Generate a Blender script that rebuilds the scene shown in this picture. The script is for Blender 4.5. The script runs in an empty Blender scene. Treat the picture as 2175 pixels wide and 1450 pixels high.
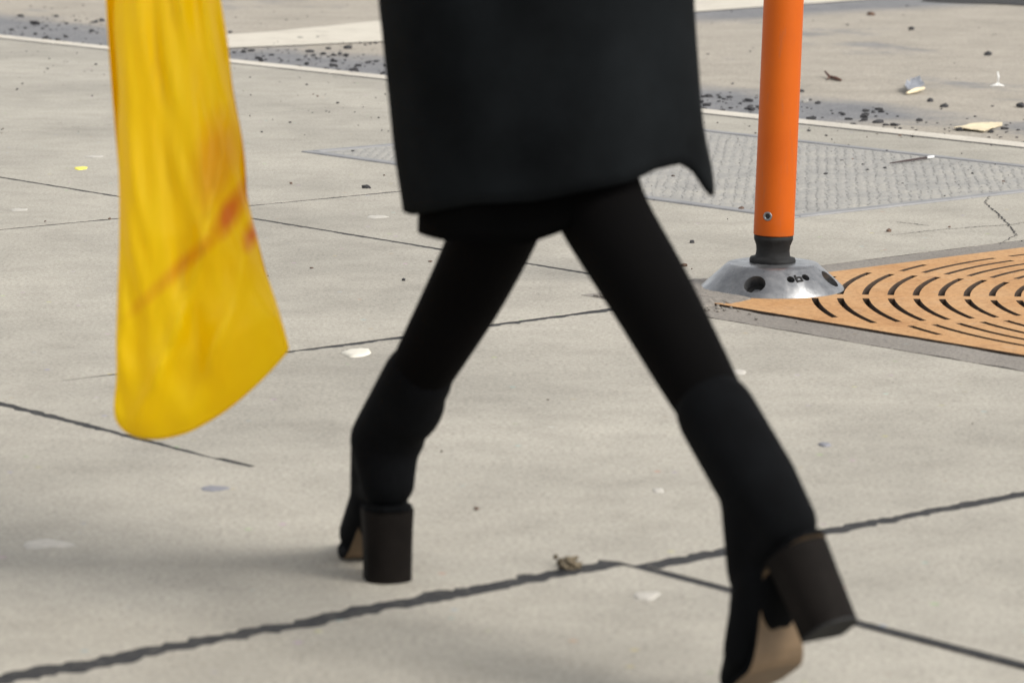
import bpy, bmesh, math, random
from mathutils import Vector, Matrix, noise
R = math.radians
sc = bpy.context.scene
col = sc.collection

# ------------------------------------------------------------------ camera
F, TH, H, CX, CY = 7400.0, R(9.2), 1.05, 1087.5, 725.0
cam_d = bpy.data.cameras.new('camera'); cam = bpy.data.objects.new('camera', cam_d); col.objects.link(cam)
cam.location = (0, 0, H); cam.rotation_euler = (math.pi/2 - TH, 0, 0)
cam_d.sensor_width = 36.0; cam_d.lens = F/2175*36
cam_d.clip_start = 0.05; cam_d.clip_end = 2000
cam_d.dof.use_dof = True; cam_d.dof.focus_distance = 7.9; cam_d.dof.aperture_fstop = 8.0
sc.camera = cam

# ------------------------------------------------------------------ sky, sun, exposure
SUN_AZ, SUN_EL = R(122), R(42)
w = bpy.data.worlds.new('World'); sc.world = w; w.use_nodes = True
nt = w.node_tree; bg = nt.nodes['Background']
sky = nt.nodes.new('ShaderNodeTexSky'); sky.sky_type = 'NISHITA'; sky.sun_disc = False
sky.sun_elevation = SUN_EL; sky.sun_rotation = SUN_AZ; sky.dust_density = 1.5; sky.air_density = 1.0; sky.ozone_density = 1.0
hs = nt.nodes.new('ShaderNodeHueSaturation'); hs.inputs['Saturation'].default_value = 0.12   # overcast: grey sky
nt.links.new(sky.outputs[0], hs.inputs['Color']); nt.links.new(hs.outputs[0], bg.inputs[0])
bg.inputs[1].default_value = 0.12
sd = bpy.data.lights.new('sun', 'SUN'); sd.energy = 1.5; sd.angle = R(24); sd.color = (1, .95, .87)
sun = bpy.data.objects.new('sun', sd); col.objects.link(sun)
S = Vector((math.cos(SUN_EL)*math.sin(SUN_AZ), math.cos(SUN_EL)*math.cos(SUN_AZ), math.sin(SUN_EL)))
sun.rotation_euler = S.to_track_quat('Z', 'Y').to_euler(); sun.location = S*30
sc.view_settings.view_transform = 'Standard'; sc.view_settings.look = 'None'
sc.view_settings.exposure = 0.98; sc.view_settings.gamma = 1

# ------------------------------------------------------------------ coordinates
def ray(x, y):
    a = (x-CX)/F; b = (CY-y)/F
    return Vector((a, math.cos(TH)+b*math.sin(TH), -math.sin(TH)+b*math.cos(TH)))
def gr(x, y, z=0.0):                       # pixel -> point on the level z
    d = ray(x, y); return Vector((0, 0, H)) + d*((z-H)/d.z)
def atY(x, y, Y):                          # pixel -> point in the upright plane at distance Y
    d = ray(x, y); return Vector((0, 0, H)) + d*(Y/d.y)
PS = R(-40)                                # the kerb runs 40 degrees to the left of the view
dA = Vector((math.sin(PS), math.cos(PS), 0)); dB = Vector((math.cos(PS), -math.sin(PS), 0))
def uv(u, v, z=0.0): return dB*u + dA*v + Vector((0, 0, z))
ROAD = -0.03                               # the kerb is let down to the road at the crossing

# ------------------------------------------------------------------ materials
def new_mat(name):
    m = bpy.data.materials.new(name); m.use_nodes = True
    return m, m.node_tree, m.node_tree.nodes['Principled BSDF']
def N(t, kind, **kw):
    n = t.nodes.new(kind)
    for k, v in kw.items():
        if k in n.inputs: n.inputs[k].default_value = v
        else: setattr(n, k, v)
    return n
def noise_n(t, vec, scale, detail=4, rough=.55):
    n = N(t, 'ShaderNodeTexNoise', Scale=scale, Detail=detail, Roughness=rough)
    t.links.new(vec, n.inputs['Vector']); return n.outputs['Fac']
def ramp(t, fac, stops):
    n = t.nodes.new('ShaderNodeValToRGB'); e = n.color_ramp.elements
    e[0].position, e[0].color = stops[0][0], (*stops[0][1], 1)
    e[1].position, e[1].color = stops[-1][0], (*stops[-1][1], 1)
    for p, c in stops[1:-1]:
        x = e.new(p); x.color = (*c, 1)
    t.links.new(fac, n.inputs[0]); return n.outputs[0]
def mix(t, fac, a, b, mode='MIX'):
    n = t.nodes.new('ShaderNodeMix'); n.data_type = 'RGBA'; n.blend_type = mode
    for s, i in ((fac, 0), (a, 6), (b, 7)):
        if hasattr(s, 'links'): t.links.new(s, n.inputs[i])
        elif i == 0: n.inputs[0].default_value = s
        else: n.inputs[i].default_value = (*s, 1)
    return n.outputs[2]
def math_n(t, op, a, b=0.0, clamp=False):
    n = t.nodes.new('ShaderNodeMath'); n.operation = op; n.use_clamp = clamp
    for s, i in ((a, 0), (b, 1)):
        if hasattr(s, 'links'): t.links.new(s, n.inputs[i])
        else: n.inputs[i].default_value = s
    return n.outputs[0]
def bump(t, bsdf, height, strength=.3, dist=.002):
    n = N(t, 'ShaderNodeBump', Strength=strength, Distance=dist)
    t.links.new(height, n.inputs['Height']); t.links.new(n.outputs[0], bsdf.inputs['Normal'])
def world_pos(t): return t.nodes.new('ShaderNodeNewGeometry').outputs['Position']
def street_vec(t):                         # world position turned to run along and across the kerb
    m = N(t, 'ShaderNodeMapping'); m.inputs['Rotation'].default_value = (0, 0, PS)
    t.links.new(world_pos(t), m.inputs[0]); return m.outputs[0]   # x = u (towards the road), y = v
def squash(t, vec, s):
    m = N(t, 'ShaderNodeMapping'); m.inputs['Scale'].default_value = s
    t.links.new(vec, m.inputs[0]); return m.outputs[0]

def concrete(name, base, contrast=1.0, grit=.5, spk=1.0):
    m, t, b = new_mat(name); p = world_pos(t)
    lo = tuple(c*(1-.13*contrast) for c in base); hi = tuple(c*(1+.08*contrast) for c in base)
    c = ramp(t, noise_n(t, p, 1.4, 6, .6), [(.32, lo), (.55, base), (.75, hi)])
    c = mix(t, .5, c, ramp(t, noise_n(t, p, 9, 5, .65), [(.3, (.72, .71, .70)), (.55, (1, 1, 1)), (.8, (1.06, 1.05, 1.03))]), 'MULTIPLY')
    # drag marks of the finishing float and traffic
    c = mix(t, .16, c, ramp(t, noise_n(t, squash(t, p, (4.0, 14, 1)), 1.0, 5, .6), [(.3, (.78, .77, .76)), (.6, (1, 1, 1))]), 'MULTIPLY')
    fine = noise_n(t, p, 300, 2, .6)
    c = mix(t, grit, c, ramp(t, fine, [(.25, (.62, .61, .60)), (.5, (1, 1, 1)), (.75, (1.12, 1.11, 1.08))]), 'MULTIPLY')
    mid = noise_n(t, p, 120, 3, .7)
    c = mix(t, grit, c, ramp(t, mid, [(.28, (.52, .51, .49)), (.5, (1, 1, 1)), (.72, (1.3, 1.29, 1.26))]), 'MULTIPLY')
    sp = noise_n(t, p, 95, 2, .5)
    c = mix(t, math_n(t, 'MULTIPLY', ramp(t, sp, [(.20, (1, 1, 1)), (.27, (0, 0, 0))]), spk), c, (.12, .11, .10))
    # small pale and dark droppings
    v = N(t, 'ShaderNodeTexVoronoi', Scale=13); t.links.new(p, v.inputs['Vector'])
    c = mix(t, math_n(t, 'MULTIPLY', ramp(t, v.outputs['Distance'], [(.05, (1, 1, 1)), (.09, (0, 0, 0))]), .35), c, v.outputs['Color'], 'SOFT_LIGHT')
    oi = t.nodes.new('ShaderNodeObjectInfo')
    t.links.new(c, b.inputs['Base Color']); b.inputs['Roughness'].default_value = .88
    h = math_n(t, 'ADD', fine, math_n(t, 'MULTIPLY', noise_n(t, p, 60, 4), 1.5))
    bump(t, b, h, .35, .0016); return m
M = {}
M['slab'] = concrete('slab concrete', (.366, .342, .292), 1.7, .7)
M['mortar'] = concrete('gritty mortar', (.225, .205, .18), 1.5, .9, .6)
M['kerb'] = concrete('kerb stone', (.56, .52, .45), 1.0)
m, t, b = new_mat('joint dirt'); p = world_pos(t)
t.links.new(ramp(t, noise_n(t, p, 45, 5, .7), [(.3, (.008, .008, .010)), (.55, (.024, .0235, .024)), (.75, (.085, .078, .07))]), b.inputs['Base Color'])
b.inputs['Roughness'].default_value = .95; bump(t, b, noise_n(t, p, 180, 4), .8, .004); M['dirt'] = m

m, t, b = new_mat('dusty asphalt'); p = world_pos(t); s = street_vec(t)
sep = t.nodes.new('ShaderNodeSeparateXYZ'); t.links.new(s, sep.inputs[0])
big = noise_n(t, squash(t, s, (.9, .45, 1)), 1.0, 5, .6); U, V = sep.outputs[0], sep.outputs[1]
tan_c = ramp(t, noise_n(t, p, 3.5, 6, .65), [(.3, (.275, .248, .205)), (.6, (.34, .306, .255)), (.8, (.375, .34, .285))])
dark_c = ramp(t, noise_n(t, p, 6, 6, .7), [(.3, (.13, .132, .14)), (.7, (.20, .198, .20))])
# damp dark asphalt along the gutter from the crossing on, worn tan elsewhere, and a dark strip before the painted line
n1 = math_n(t, 'MULTIPLY', math_n(t, 'SUBTRACT', big, .5), 1.6)
gut = math_n(t, 'SUBTRACT', math_n(t, 'ADD', 8.55, n1), U)
gut = math_n(t, 'MULTIPLY', gut, 3.5, True)
gv = math_n(t, 'MULTIPLY', math_n(t, 'SUBTRACT', math_n(t, 'ADD', V, n1), 7.25), 2.2, True)
gut = math_n(t, 'MULTIPLY', gut, gv)
st = math_n(t, 'SUBTRACT', 1.0, math_n(t, 'MULTIPLY', math_n(t, 'ABSOLUTE', math_n(t, 'SUBTRACT', math_n(t, 'ADD', V, math_n(t, 'MULTIPLY', n1, .3)), 11.9)), 1.5), True)
st = math_n(t, 'MULTIPLY', math_n(t, 'MULTIPLY', st, 2.0, True), math_n(t, 'MULTIPLY', math_n(t, 'SUBTRACT', U, 10.0), 1.0, True))
sp2 = ramp(t, noise_n(t, squash(t, s, (1.1, .7, 1)), 1.3, 5, .65), [(.56, (0, 0, 0)), (.66, (.8, .8, .8))])
msk = math_n(t, 'MAXIMUM', math_n(t, 'MAXIMUM', gut, st), sp2)
c = mix(t, msk, tan_c, dark_c)
fine = noise_n(t, p, 150, 3, .75)
c = mix(t, .9, c, ramp(t, fine, [(.28, (.35, .35, .36)), (.5, (1, 1, 1)), (.74, (1.5, 1.46, 1.4))]), 'MULTIPLY')
t.links.new(c, b.inputs['Base Color']); b.inputs['Roughness'].default_value = .9
bump(t, b, math_n(t, 'ADD', fine, math_n(t, 'MULTIPLY', noise_n(t, p, 60, 4), 1.5)), .5, .004); M['road'] = m

m, t, b = new_mat('worn road paint'); p = world_pos(t)
c = ramp(t, noise_n(t, p, 7, 8, .75), [(.30, (.30, .27, .23)), (.42, (.50, .46, .385)), (.7, (.56, .52, .44))])
t.links.new(c, b.inputs['Base Color']); b.inputs['Roughness'].default_value = .8
bump(t, b, noise_n(t, p, 220, 3), .4, .003); M['paint'] = m

def simple(name, colr, rough=.6, metal=0.0, var=.15, scale=30, bstr=.15, bscale=150, bdist=.001, spec=None):
    m, t, b = new_mat(name); tc = t.nodes.new('ShaderNodeTexCoord').outputs['Object']
    lo = tuple(x*(1-var) for x in colr); hi = tuple(min(1, x*(1+var)) for x in colr)
    t.links.new(ramp(t, noise_n(t, tc, scale, 5, .6), [(.3, lo), (.7, hi)]), b.inputs['Base Color'])
    b.inputs['Roughness'].default_value = rough; b.inputs['Metallic'].default_value = metal
    if spec is not None: b.inputs['Specular IOR Level'].default_value = spec
    if bstr: bump(t, b, noise_n(t, tc, bscale, 4), bstr, bdist)
    return m
M['rubber'] = simple('black rubber', (.012, .012, .012), .7, 0, .5, 40, .3, 90, .001, .2)
M['black'] = simple('black and hole shade', (.01, .01, .01), .9, 0, .1)  # black for the shade inside holes; iris and cast mark share it
M['crumb'] = simple('asphalt crumb', (.035, .034, .036), .9, 0, .6, 30, .3, 200)
M['crumbbrown'] = simple('brown grit', (.11, .07, .05), .9, 0, .6, 30)
M['coat'] = simple('charcoal wool', (.0052, .0062, .0070), .95, 0, .35, 9, .5, 700, .0012, .06)
M['dress'] = simple('black knit', (.0018, .0018, .0018), 1, 0, .2, 9, .3, 600, .001, .03)
M['tights'] = simple('black tights', (.002, .0018, .0018), .9, 0, .2, 9, .2, 900, .0005, .05)
M['suede'] = simple('black suede', (.0022, .0025, .0030), .9, 0, .3, 25, .35, 350, .0012, .08)
M['heel'] = simple('dark stacked heel', (.008, .0066, .0058), .7, 0, .3, 22, .25, 120, .001, .05)
M['sole'] = simple('tan leather sole', (.14, .092, .05), .6, 0, .25, 25, .2, 120)
M['skin'] = simple('skin', (.50, .30, .22), .5, 0, .06, 15, .1, 200)
M['hair'] = simple('dark brown hair', (.02, .011, .007), .75, 0, .4, 60, .5, 120, .003)
M['gum'] = simple('trodden pale gum', (.43, .405, .36), .8, 0, .15, 60)
M['gumwhite'] = simple('cream scrap', (.62, .585, .50), .7, 0, .1, 60)
M['gumdark'] = simple('trodden dark gum', (.20, .20, .22), .85, 0, .15, 60)
M['yellowfleck'] = simple('yellow plastic fleck', (.80, .72, .10), .6, 0, .1)
M['card'] = simple('torn cream card', (.66, .56, .38), .8, 0, .18, 25)
M['foil'] = simple('grey wrapper', (.23, .24, .27), .4, .2, .3, 40, .5, 60, .003)
M['white'] = simple('white plastic', (.80, .80, .78), .4, 0, .05)
M['twig'] = simple('brown twig', (.10, .045, .03), .9, 0, .4, 60)
M['stick'] = simple('dark stick', (.045, .028, .028), .7, 0, .3, 60)
M['leaf'] = simple('dry debris', (.12, .095, .06), .9, 0, .5, 45, .6, 120, .003)
M['slotshade'] = simple('iron slot wall shade', (.05, .03, .018), .9, 0, .4, 30)  # shade of the deep slots put into the wall colour
M['soil'] = simple('pit soil', (.035, .026, .02), .95, 0, .5, 20, .8, 60, .01)

m, t, b = new_mat('orange tube'); tc = t.nodes.new('ShaderNodeTexCoord').outputs['Object']
c = ramp(t, noise_n(t, tc, 6, 4), [(.3, (.43, .078, .002)), (.7, (.48, .094, .003))])
sz = t.nodes.new('ShaderNodeSeparateXYZ'); t.links.new(tc, sz.inputs[0])
grime = math_n(t, 'MULTIPLY', math_n(t, 'SUBTRACT', .16, math_n(t, 'ADD', sz.outputs[2], math_n(t, 'MULTIPLY', noise_n(t, tc, 14, 5, .7), .16))), 9, True)
c = mix(t, math_n(t, 'MULTIPLY', grime, .55), c, (.22, .09, .05))
c = mix(t, ramp(t, noise_n(t, squash(t, tc, (60, 60, 9)), 1, 4, .7), [(.60, (0, 0, 0)), (.74, (.45, .45, .45))]), c, (.26, .09, .04))
t.links.new(c, b.inputs['Base Color']); b.inputs['Roughness'].default_value = .5; b.inputs['Specular IOR Level'].default_value = .2
bump(t, b, noise_n(t, tc, 60, 4), .05, .001); M['orange'] = m

m, t, b = new_mat('cast aluminium'); tc = t.nodes.new('ShaderNodeTexCoord').outputs['Object']
c = ramp(t, noise_n(t, tc, 22, 6, .7), [(.3, (.12, .126, .136)), (.55, (.23, .233, .238)), (.8, (.34, .338, .33))])
c = mix(t, ramp(t, noise_n(t, squash(t, tc, (40, 40, 300)), 1, 4, .7), [(.6, (0, 0, 0)), (.72, (.5, .5, .5))]), c, (.14, .13, .12))
t.links.new(c, b.inputs['Base Color']); b.inputs['Metallic'].default_value = .75
t.links.new(ramp(t, noise_n(t, tc, 35, 4), [(.3, (.24,)*3), (.7, (.42,)*3)]), b.inputs['Roughness'])
bump(t, b, noise_n(t, tc, 120, 5), .2, .001); M['alu'] = m

m, t, b = new_mat('rusted iron'); p = world_pos(t)
c = ramp(t, noise_n(t, p, 5, 7, .7), [(.25, (.27, .125, .04)), (.42, (.44, .235, .09)), (.62, (.48, .28, .125)), (.8, (.47, .31, .165))])
c = mix(t, .75, c, ramp(t, noise_n(t, p, 110, 4, .7), [(.3, (.55, .48, .40)), (.55, (1, 1, 1))]), 'MULTIPLY')
c = mix(t, ramp(t, noise_n(t, p, 11, 6, .75), [(.56, (0, 0, 0)), (.72, (.6, .6, .6))]), c, (.24, .115, .045))
c = mix(t, ramp(t, noise_n(t, squash(t, p, (1, 1, 1)), 17, 5, .7), [(.60, (0, 0, 0)), (.78, (.5, .5, .5))]), c, (.42, .34, .24))
t.links.new(c, b.inputs['Base Color']); b.inputs['Roughness'].default_value = .85
bump(t, b, noise_n(t, p, 160, 4), .4, .0015); M['rust'] = m

m, t, b = new_mat('worn steel plate'); p = world_pos(t)
c = ramp(t, noise_n(t, p, 5, 7, .7), [(.3, (.22, .214, .20)), (.5, (.28, .27, .25)), (.7, (.335, .318, .28))])
t.links.new(c, b.inputs['Base Color']); b.inputs['Roughness'].default_value = .75; b.inputs['Metallic'].default_value = .0
bump(t, b, noise_n(t, p, 150, 4), .3, .001); M['plate'] = m
m, t, b = new_mat('grey steel frame'); p = world_pos(t)
c = ramp(t, noise_n(t, p, 9, 6, .7), [(.3, (.19, .19, .195)), (.7, (.29, .285, .28))])
t.links.new(c, b.inputs['Base Color']); b.inputs['Roughness'].default_value = .6; b.inputs['Metallic'].default_value = .2; M['frame'] = m

m, t, b = new_mat('yellow printed plastic'); tc = t.nodes.new('ShaderNodeTexCoord'); g = tc.outputs['UV']
# flat red print in the bag's own coordinates: a smeared emblem of slanting strokes on the right half
def ell(cx, cy, rx, ry, rot, soft):
    mp = N(t, 'ShaderNodeMapping'); mp.vector_type = 'TEXTURE'
    mp.inputs['Location'].default_value = (cx, cy, 0); mp.inputs['Rotation'].default_value = (0, 0, rot); mp.inputs['Scale'].default_value = (rx, ry, 1)
    t.links.new(g, mp.inputs[0]); gr_ = N(t, 'ShaderNodeVectorMath'); gr_.operation = 'LENGTH'; t.links.new(mp.outputs[0], gr_.inputs[0])
    d = math_n(t, 'ADD', gr_.outputs['Value'], math_n(t, 'MULTIPLY', math_n(t, 'SUBTRACT', noise_n(t, g, 9, 3), .5), .5))
    return math_n(t, 'MULTIPLY', math_n(t, 'SUBTRACT', 1.0, d), soft, True)
marks = [math_n(t, 'MULTIPLY', ell(.80, .49, .26, .085, -.2, 1.6), .45), ell(.86, .575, .20, .040, -.22, 1.3), math_n(t, 'MULTIPLY', ell(.50, .655, .50, .026, -.19, 1.1), .6), ell(.98, .63, .10, .035, -.2, 1.2)]
mk = marks[0]
for x in marks[1:]: mk = math_n(t, 'MAXIMUM', mk, x)
yel = ramp(t, noise_n(t, g, 4, 3), [(.3, (.96, .70, .003)), (.7, (.98, .76, .005))])
c = mix(t, math_n(t, 'MULTIPLY', mk, .8), yel, (.66, .10, .035))
t.links.new(c, b.inputs['Base Color']); b.inputs['Roughness'].default_value = .38
b.inputs['Specular IOR Level'].default_value = .35
tr = t.nodes.new('ShaderNodeBsdfTranslucent'); t.links.new(c, tr.inputs[0])
ms = t.nodes.new('ShaderNodeMixShader'); ms.inputs[0].default_value = .55
out = t.nodes['Material Output']
t.links.new(b.outputs[0], ms.inputs[1]); t.links.new(tr.outputs[0], ms.inputs[2]); t.links.new(ms.outputs[0], out.inputs[0])
bump(t, b, noise_n(t, tc.outputs['Object'], 26, 4), .18, .006); M['bag'] = m

# ------------------------------------------------------------------ object helpers
def tag(o, label=None, cat=None, group=None, kind=None):
    for k, v in (('label', label), ('category', cat), ('group', group), ('kind', kind)):
        if v: o[k] = v
    return o
def empty(name, loc=(0, 0, 0)):
    o = bpy.data.objects.new(name, None); col.objects.link(o); o.location = loc; o.empty_display_size = .05; return o
def wpos(o):
    return o.location.copy() if o.parent is None else wpos(o.parent)+o.matrix_parent_inverse.translation+o.location
def obj(name, bm, mat, parent=None, smooth=False, origin=None):
    me = bpy.data.meshes.new(name)
    if isinstance(bm, bpy.types.Mesh): me = bm
    else:
        if origin is not None: bmesh.ops.translate(bm, verts=bm.verts, vec=-Vector(origin))
        bm.to_mesh(me); bm.free()
    for mm in (mat if isinstance(mat, (list, tuple)) else [mat]): me.materials.append(M[mm])
    if smooth: me.polygons.foreach_set('use_smooth', [True]*len(me.polygons))
    o = bpy.data.objects.new(name, me); col.objects.link(o)
    if origin is not None: o.location = origin
    if parent:
        o.parent = parent
        o.matrix_parent_inverse = Matrix.Translation(-wpos(parent))
    return o
def loft(bm, rings, cap0=True, cap1=True, closed=True):
    vs = [[bm.verts.new(p) for p in r] for r in rings]
    n = len(vs[0])
    for a, b_ in zip(vs, vs[1:]):
        for i in range(n if closed else n-1):
            j = (i+1) % n; bm.faces.new((a[i], a[j], b_[j], b_[i]))
    if cap0: bm.faces.new(vs[0][::-1])
    if cap1: bm.faces.new(vs[-1])
    return vs
def lathe(bm, prof, seg=40, mat=Matrix.Identity(4), cap0=True, cap1=True):
    rings = [[mat @ Vector((r*math.cos(2*math.pi*i/seg), r*math.sin(2*math.pi*i/seg), z)) for i in range(seg)] for r, z in prof]
    return loft(bm, rings, cap0, cap1)
def box(bm, c, sx, sy, sz, ex=Vector((1, 0, 0)), ey=Vector((0, 1, 0)), ez=Vector((0, 0, 1))):
    vs = [bm.verts.new(Vector(c)+ex*sx*a/2+ey*sy*b_/2+ez*sz*d/2) for a, b_, d in ((-1,-1,-1),(1,-1,-1),(1,1,-1),(-1,1,-1),(-1,-1,1),(1,-1,1),(1,1,1),(-1,1,1))]
    for f in ((0,3,2,1),(4,5,6,7),(0,1,5,4),(1,2,6,5),(2,3,7,6),(3,0,4,7)): bm.faces.new([vs[i] for i in f])
def tube(bm, pts, radii, seg=10):
    rings = []
    for i, p in enumerate(pts):
        d = (Vector(pts[min(i+1, len(pts)-1)])-Vector(pts[max(i-1, 0)])).normalized()
        a = d.orthogonal().normalized() if abs(d.z) < .99 else Vector((1, 0, 0)); 
        a = (Vector((0, 0, 1)).cross(d)).normalized() if abs(d.z) < .95 else Vector((0, 1, 0)).cross(d).normalized()
        b_ = d.cross(a); r = radii[i] if isinstance(radii, (list, tuple)) else radii
        rings.append([Vector(p)+a*r*math.cos(2*math.pi*k/seg)+b_*r*math.sin(2*math.pi*k/seg) for k in range(seg)])
    loft(bm, rings)
def capsule(bm, p0, r0, p1, r1, seg=20):       # tapered capsule, closed, for remeshing
    p0, p1 = Vector(p0), Vector(p1); d = (p1-p0); L = d.length; d.normalize()
    a = d.orthogonal().normalized(); b_ = d.cross(a); rings = []
    for k in range(6):
        an = math.pi/2*(1-(k+.15)/5.15); rings.append((p0-d*r0*math.sin(an), r0*math.cos(an)))
    for k in range(6):
        an = math.pi/2*(k/5.15); rings.append((p1+d*r1*math.sin(an), r1*math.cos(an)))
    loft(bm, [[c+a*r*math.cos(2*math.pi*i/seg)+b_*r*math.sin(2*math.pi*i/seg) for i in range(seg)] for c, r in rings])
def remesh(bm, voxel, smooth=6):
    me = bpy.data.meshes.new('tmp'); bm.to_mesh(me); bm.free()
    o = bpy.data.objects.new('tmp', me); col.objects.link(o)
    md = o.modifiers.new('r', 'REMESH'); md.mode = 'VOXEL'; md.voxel_size = voxel
    sm = o.modifiers.new('s', 'SMOOTH'); sm.factor = .5; sm.iterations = smooth
    dg = bpy.context.evaluated_depsgraph_get(); res = bpy.data.meshes.new_from_object(o.evaluated_get(dg))
    bpy.data.objects.remove(o); bpy.data.meshes.remove(me); return res
def baked(o):                                   # apply a modifier stack
    dg = bpy.context.evaluated_depsgraph_get(); me = bpy.data.meshes.new_from_object(o.evaluated_get(dg))
    o.modifiers.clear(); o.data = me; return o

# ------------------------------------------------------------------ road and painted line
rnd = random.Random(7)
bm = bmesh.new()
vs = [bm.verts.new(uv(a, b_, ROAD)) for a, b_ in ((7.55, -150), (300, -150), (300, 300), (7.55, 300))]; bm.faces.new(vs)
road = tag(obj('road', bm, 'road'), 'dusty tan asphalt road with dark worn patches beyond the kerb', None, None, 'structure')
bm = bmesh.new()
a = gr(455, 103, ROAD+.004); b_ = gr(812, 88, ROAD+.004); a2 = gr(455, 74, ROAD+.004); b2 = gr(812, 57, ROAD+.004)
e0 = gr(1465, 26, ROAD+.004); e1 = gr(1800, 2, ROAD+.004)
def ext(p, q, k): return p+(q-p)*k
lowpts = [a, b_, e0, e1, ext(e0, e1, 5)]
n = 60; lows = []; ups = []
for i in range(n+1):
    f = i/n*(len(lowpts)-1); k = min(int(f), len(lowpts)-2); p = lowpts[k].lerp(lowpts[k+1], f-k)
    wd = .60+.25*min(1, i/25)
    p = p + dA*(.02*noise.noise(p*3))
    lows.append(bm.verts.new(p)); ups.append(bm.verts.new(p+dA*(wd+.03*noise.noise(p*2.3))))
for i in range(n): bm.faces.new((lows[i], lows[i+1], ups[i+1], ups[i]))
stripe = tag(obj('crossing_line', bm, 'paint'), 'worn cream painted crossing line on the road', None, None, 'structure')

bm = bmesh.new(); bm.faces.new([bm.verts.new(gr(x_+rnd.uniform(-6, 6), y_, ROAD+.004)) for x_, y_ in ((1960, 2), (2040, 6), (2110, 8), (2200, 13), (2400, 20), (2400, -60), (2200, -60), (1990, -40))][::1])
obj('dark_patch', bm, 'dirt', road)  # dark patch standing in for an unidentified dark edge
# ------------------------------------------------------------------ sidewalk: slabs over a bed of joint dirt
bm = bmesh.new()
G0, G1, G2, G3 = 4.77, 6.69, 3.30, 5.225         # grate pit in u and v
def quad(bm, u0, u1, v0, v1, z): bm.faces.new([bm.verts.new(uv(*p, z)) for p in ((u0, v0), (u1, v0), (u1, v1), (u0, v1))])
Z = -.0010
quad(bm, -6.06, G0, -3.9, 29, Z); quad(bm, G1, 7.56, -3.9, 29, Z); quad(bm, G0, G1, -3.9, G2, Z); quad(bm, G0, G1, G3, 29, Z)
walk = tag(obj('sidewalk', bm, 'dirt'), 'pale concrete slab sidewalk with dirt filled joints', None, None, 'structure')

bm = bmesh.new()
quad(bm, -200, -6.06, -150, 300, Z); quad(bm, -6.06, 7.56, 29, 300, Z); quad(bm, -6.06, 7.56, -150, -3.9, Z)
tag(obj('ground', bm, 'slab'), 'plain concrete ground continuing beyond the slabs', None, None, 'structure')
def slab(u0, u1, v0, v1, gaps, z=0.0, seed=0, mat='slab'):
    """gaps: for the edges u0, u1 (run along v) and v0, v1 (run along u) the gap at both ends, in metres"""
    (gu0, gu1, gv0, gv1) = gaps
    def g(t_, gg):
        if gg[0] == 0 and gg[1] > 0: return gg[1]*t_**(.6 if gg[1] < .03 else 2.6)
        if gg[1] == 0 and gg[0] > 0: return gg[0]*max(0, 1-(t_/.90)**6)
        return gg[0]+(gg[1]-gg[0])*t_
    step = .012 if (v0 < 8 and v1 > 2.4 and u1 > 1.5) else .08
    pts = []
    def edge(pa, pb, nin, gg, key):
        L = (Vector(pb)-Vector(pa)).length; k = max(2, int(L/step))
        for i in range(k):
            t_ = i/k; gp = g(t_, gg)
            q = Vector(pa).lerp(Vector(pb), t_)
            j = (noise.noise(Vector((q.x*9, q.y*9, seed*3.1+key)))*.16 + noise.noise(Vector((q.x*30, q.y*30, seed*1.7+key)))*.22 + noise.noise(Vector((q.x*85, q.y*85, seed*1.7+key)))*.30)*min(gp, .05)
            pts.append((q, Vector(nin), gp/2+j))
    edge((u0, v0), (u1, v0), (0, 1), gv0, 1); edge((u1, v0), (u1, v1), (-1, 0), gu1, 2)
    edge((u1, v1), (u0, v1), (0, -1), gv1[::-1], 3); edge((u0, v1), (u0, v0), (1, 0), gu0[::-1], 4)
    def inset(q, nn, d):
        p = q+nn*d
        p.x = min(max(p.x, u0), u1); p.y = min(max(p.y, v0), v1); return p
    bm = bmesh.new(); rings = []
    for extra, dz in ((0, -.05), (0, -.0014), (.002, -.0005), (.006, 0)):
        ring = []
        for q, nn, d in pts:
            full = d > .0015
            p = inset(q, nn, d+(extra*(.2+.8*min(1, d/.02)) if full else 0))
            # corners: also step in from the neighbouring edge
            du0, du1, dv0, dv1 = p.x-u0, u1-p.x, p.y-v0, v1-p.y
            m_ = .0
            if du0 < gu0[0]/2: p.x = u0+max(gu0)/2
            if du1 < gu1[0]/2: p.x = u1-max(gu1)/2
            ring.append(uv(p.x, p.y, z+(dz if full else min(0, dz if dz < -.02 else 0))))
        rings.append(ring)
    loft(bm, rings, False, True)
    return obj('slab', bm, mat, walk)
def s2(a, b_=None): return (a, a if b_ is None else b_)
W_A1, W_A2, W_M1, W_M2, W_M3 = .014, .022, .015, .036, .042
P = 1.83
# near band u < 3.08
vm = [3.44-P*k for k in range(3, 0, -1)]+[3.445]+[3.44+P*k for k in range(1, 15)]
for c0, c1 in ((-6.06, -4.23), (-4.23, -2.4), (-2.4, -.57), (-.57, 1.26), (1.26, 3.08)):
    for k in range(len(vm)-1):
        v0, v1 = vm[k], vm[k+1]
        gl = W_M3 if abs(v0-3.445) < .01 else .012; gh = W_M3 if abs(v1-3.445) < .01 else .012
        gu = s2(W_A2, 0) if abs(v1-3.445) < .01 and c1 > 3 else s2(W_A2)
        if c1 > 3 and abs(v0-3.445) < .01:                          # the joint fades out towards the wide one
            slab(c0, c1, v0, 4.30, (s2(.012), s2(0), s2(gl), s2(0)), 0, 98)
            slab(c0, c1, 4.30, v1, (s2(.012), s2(0, W_A2), s2(0), s2(gh)), 0, 99); continue
        slab(c0, c1, v0, v1, (s2(.012), gu, s2(gl), s2(gh)), 0, k*3+int(c0*10))
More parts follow.
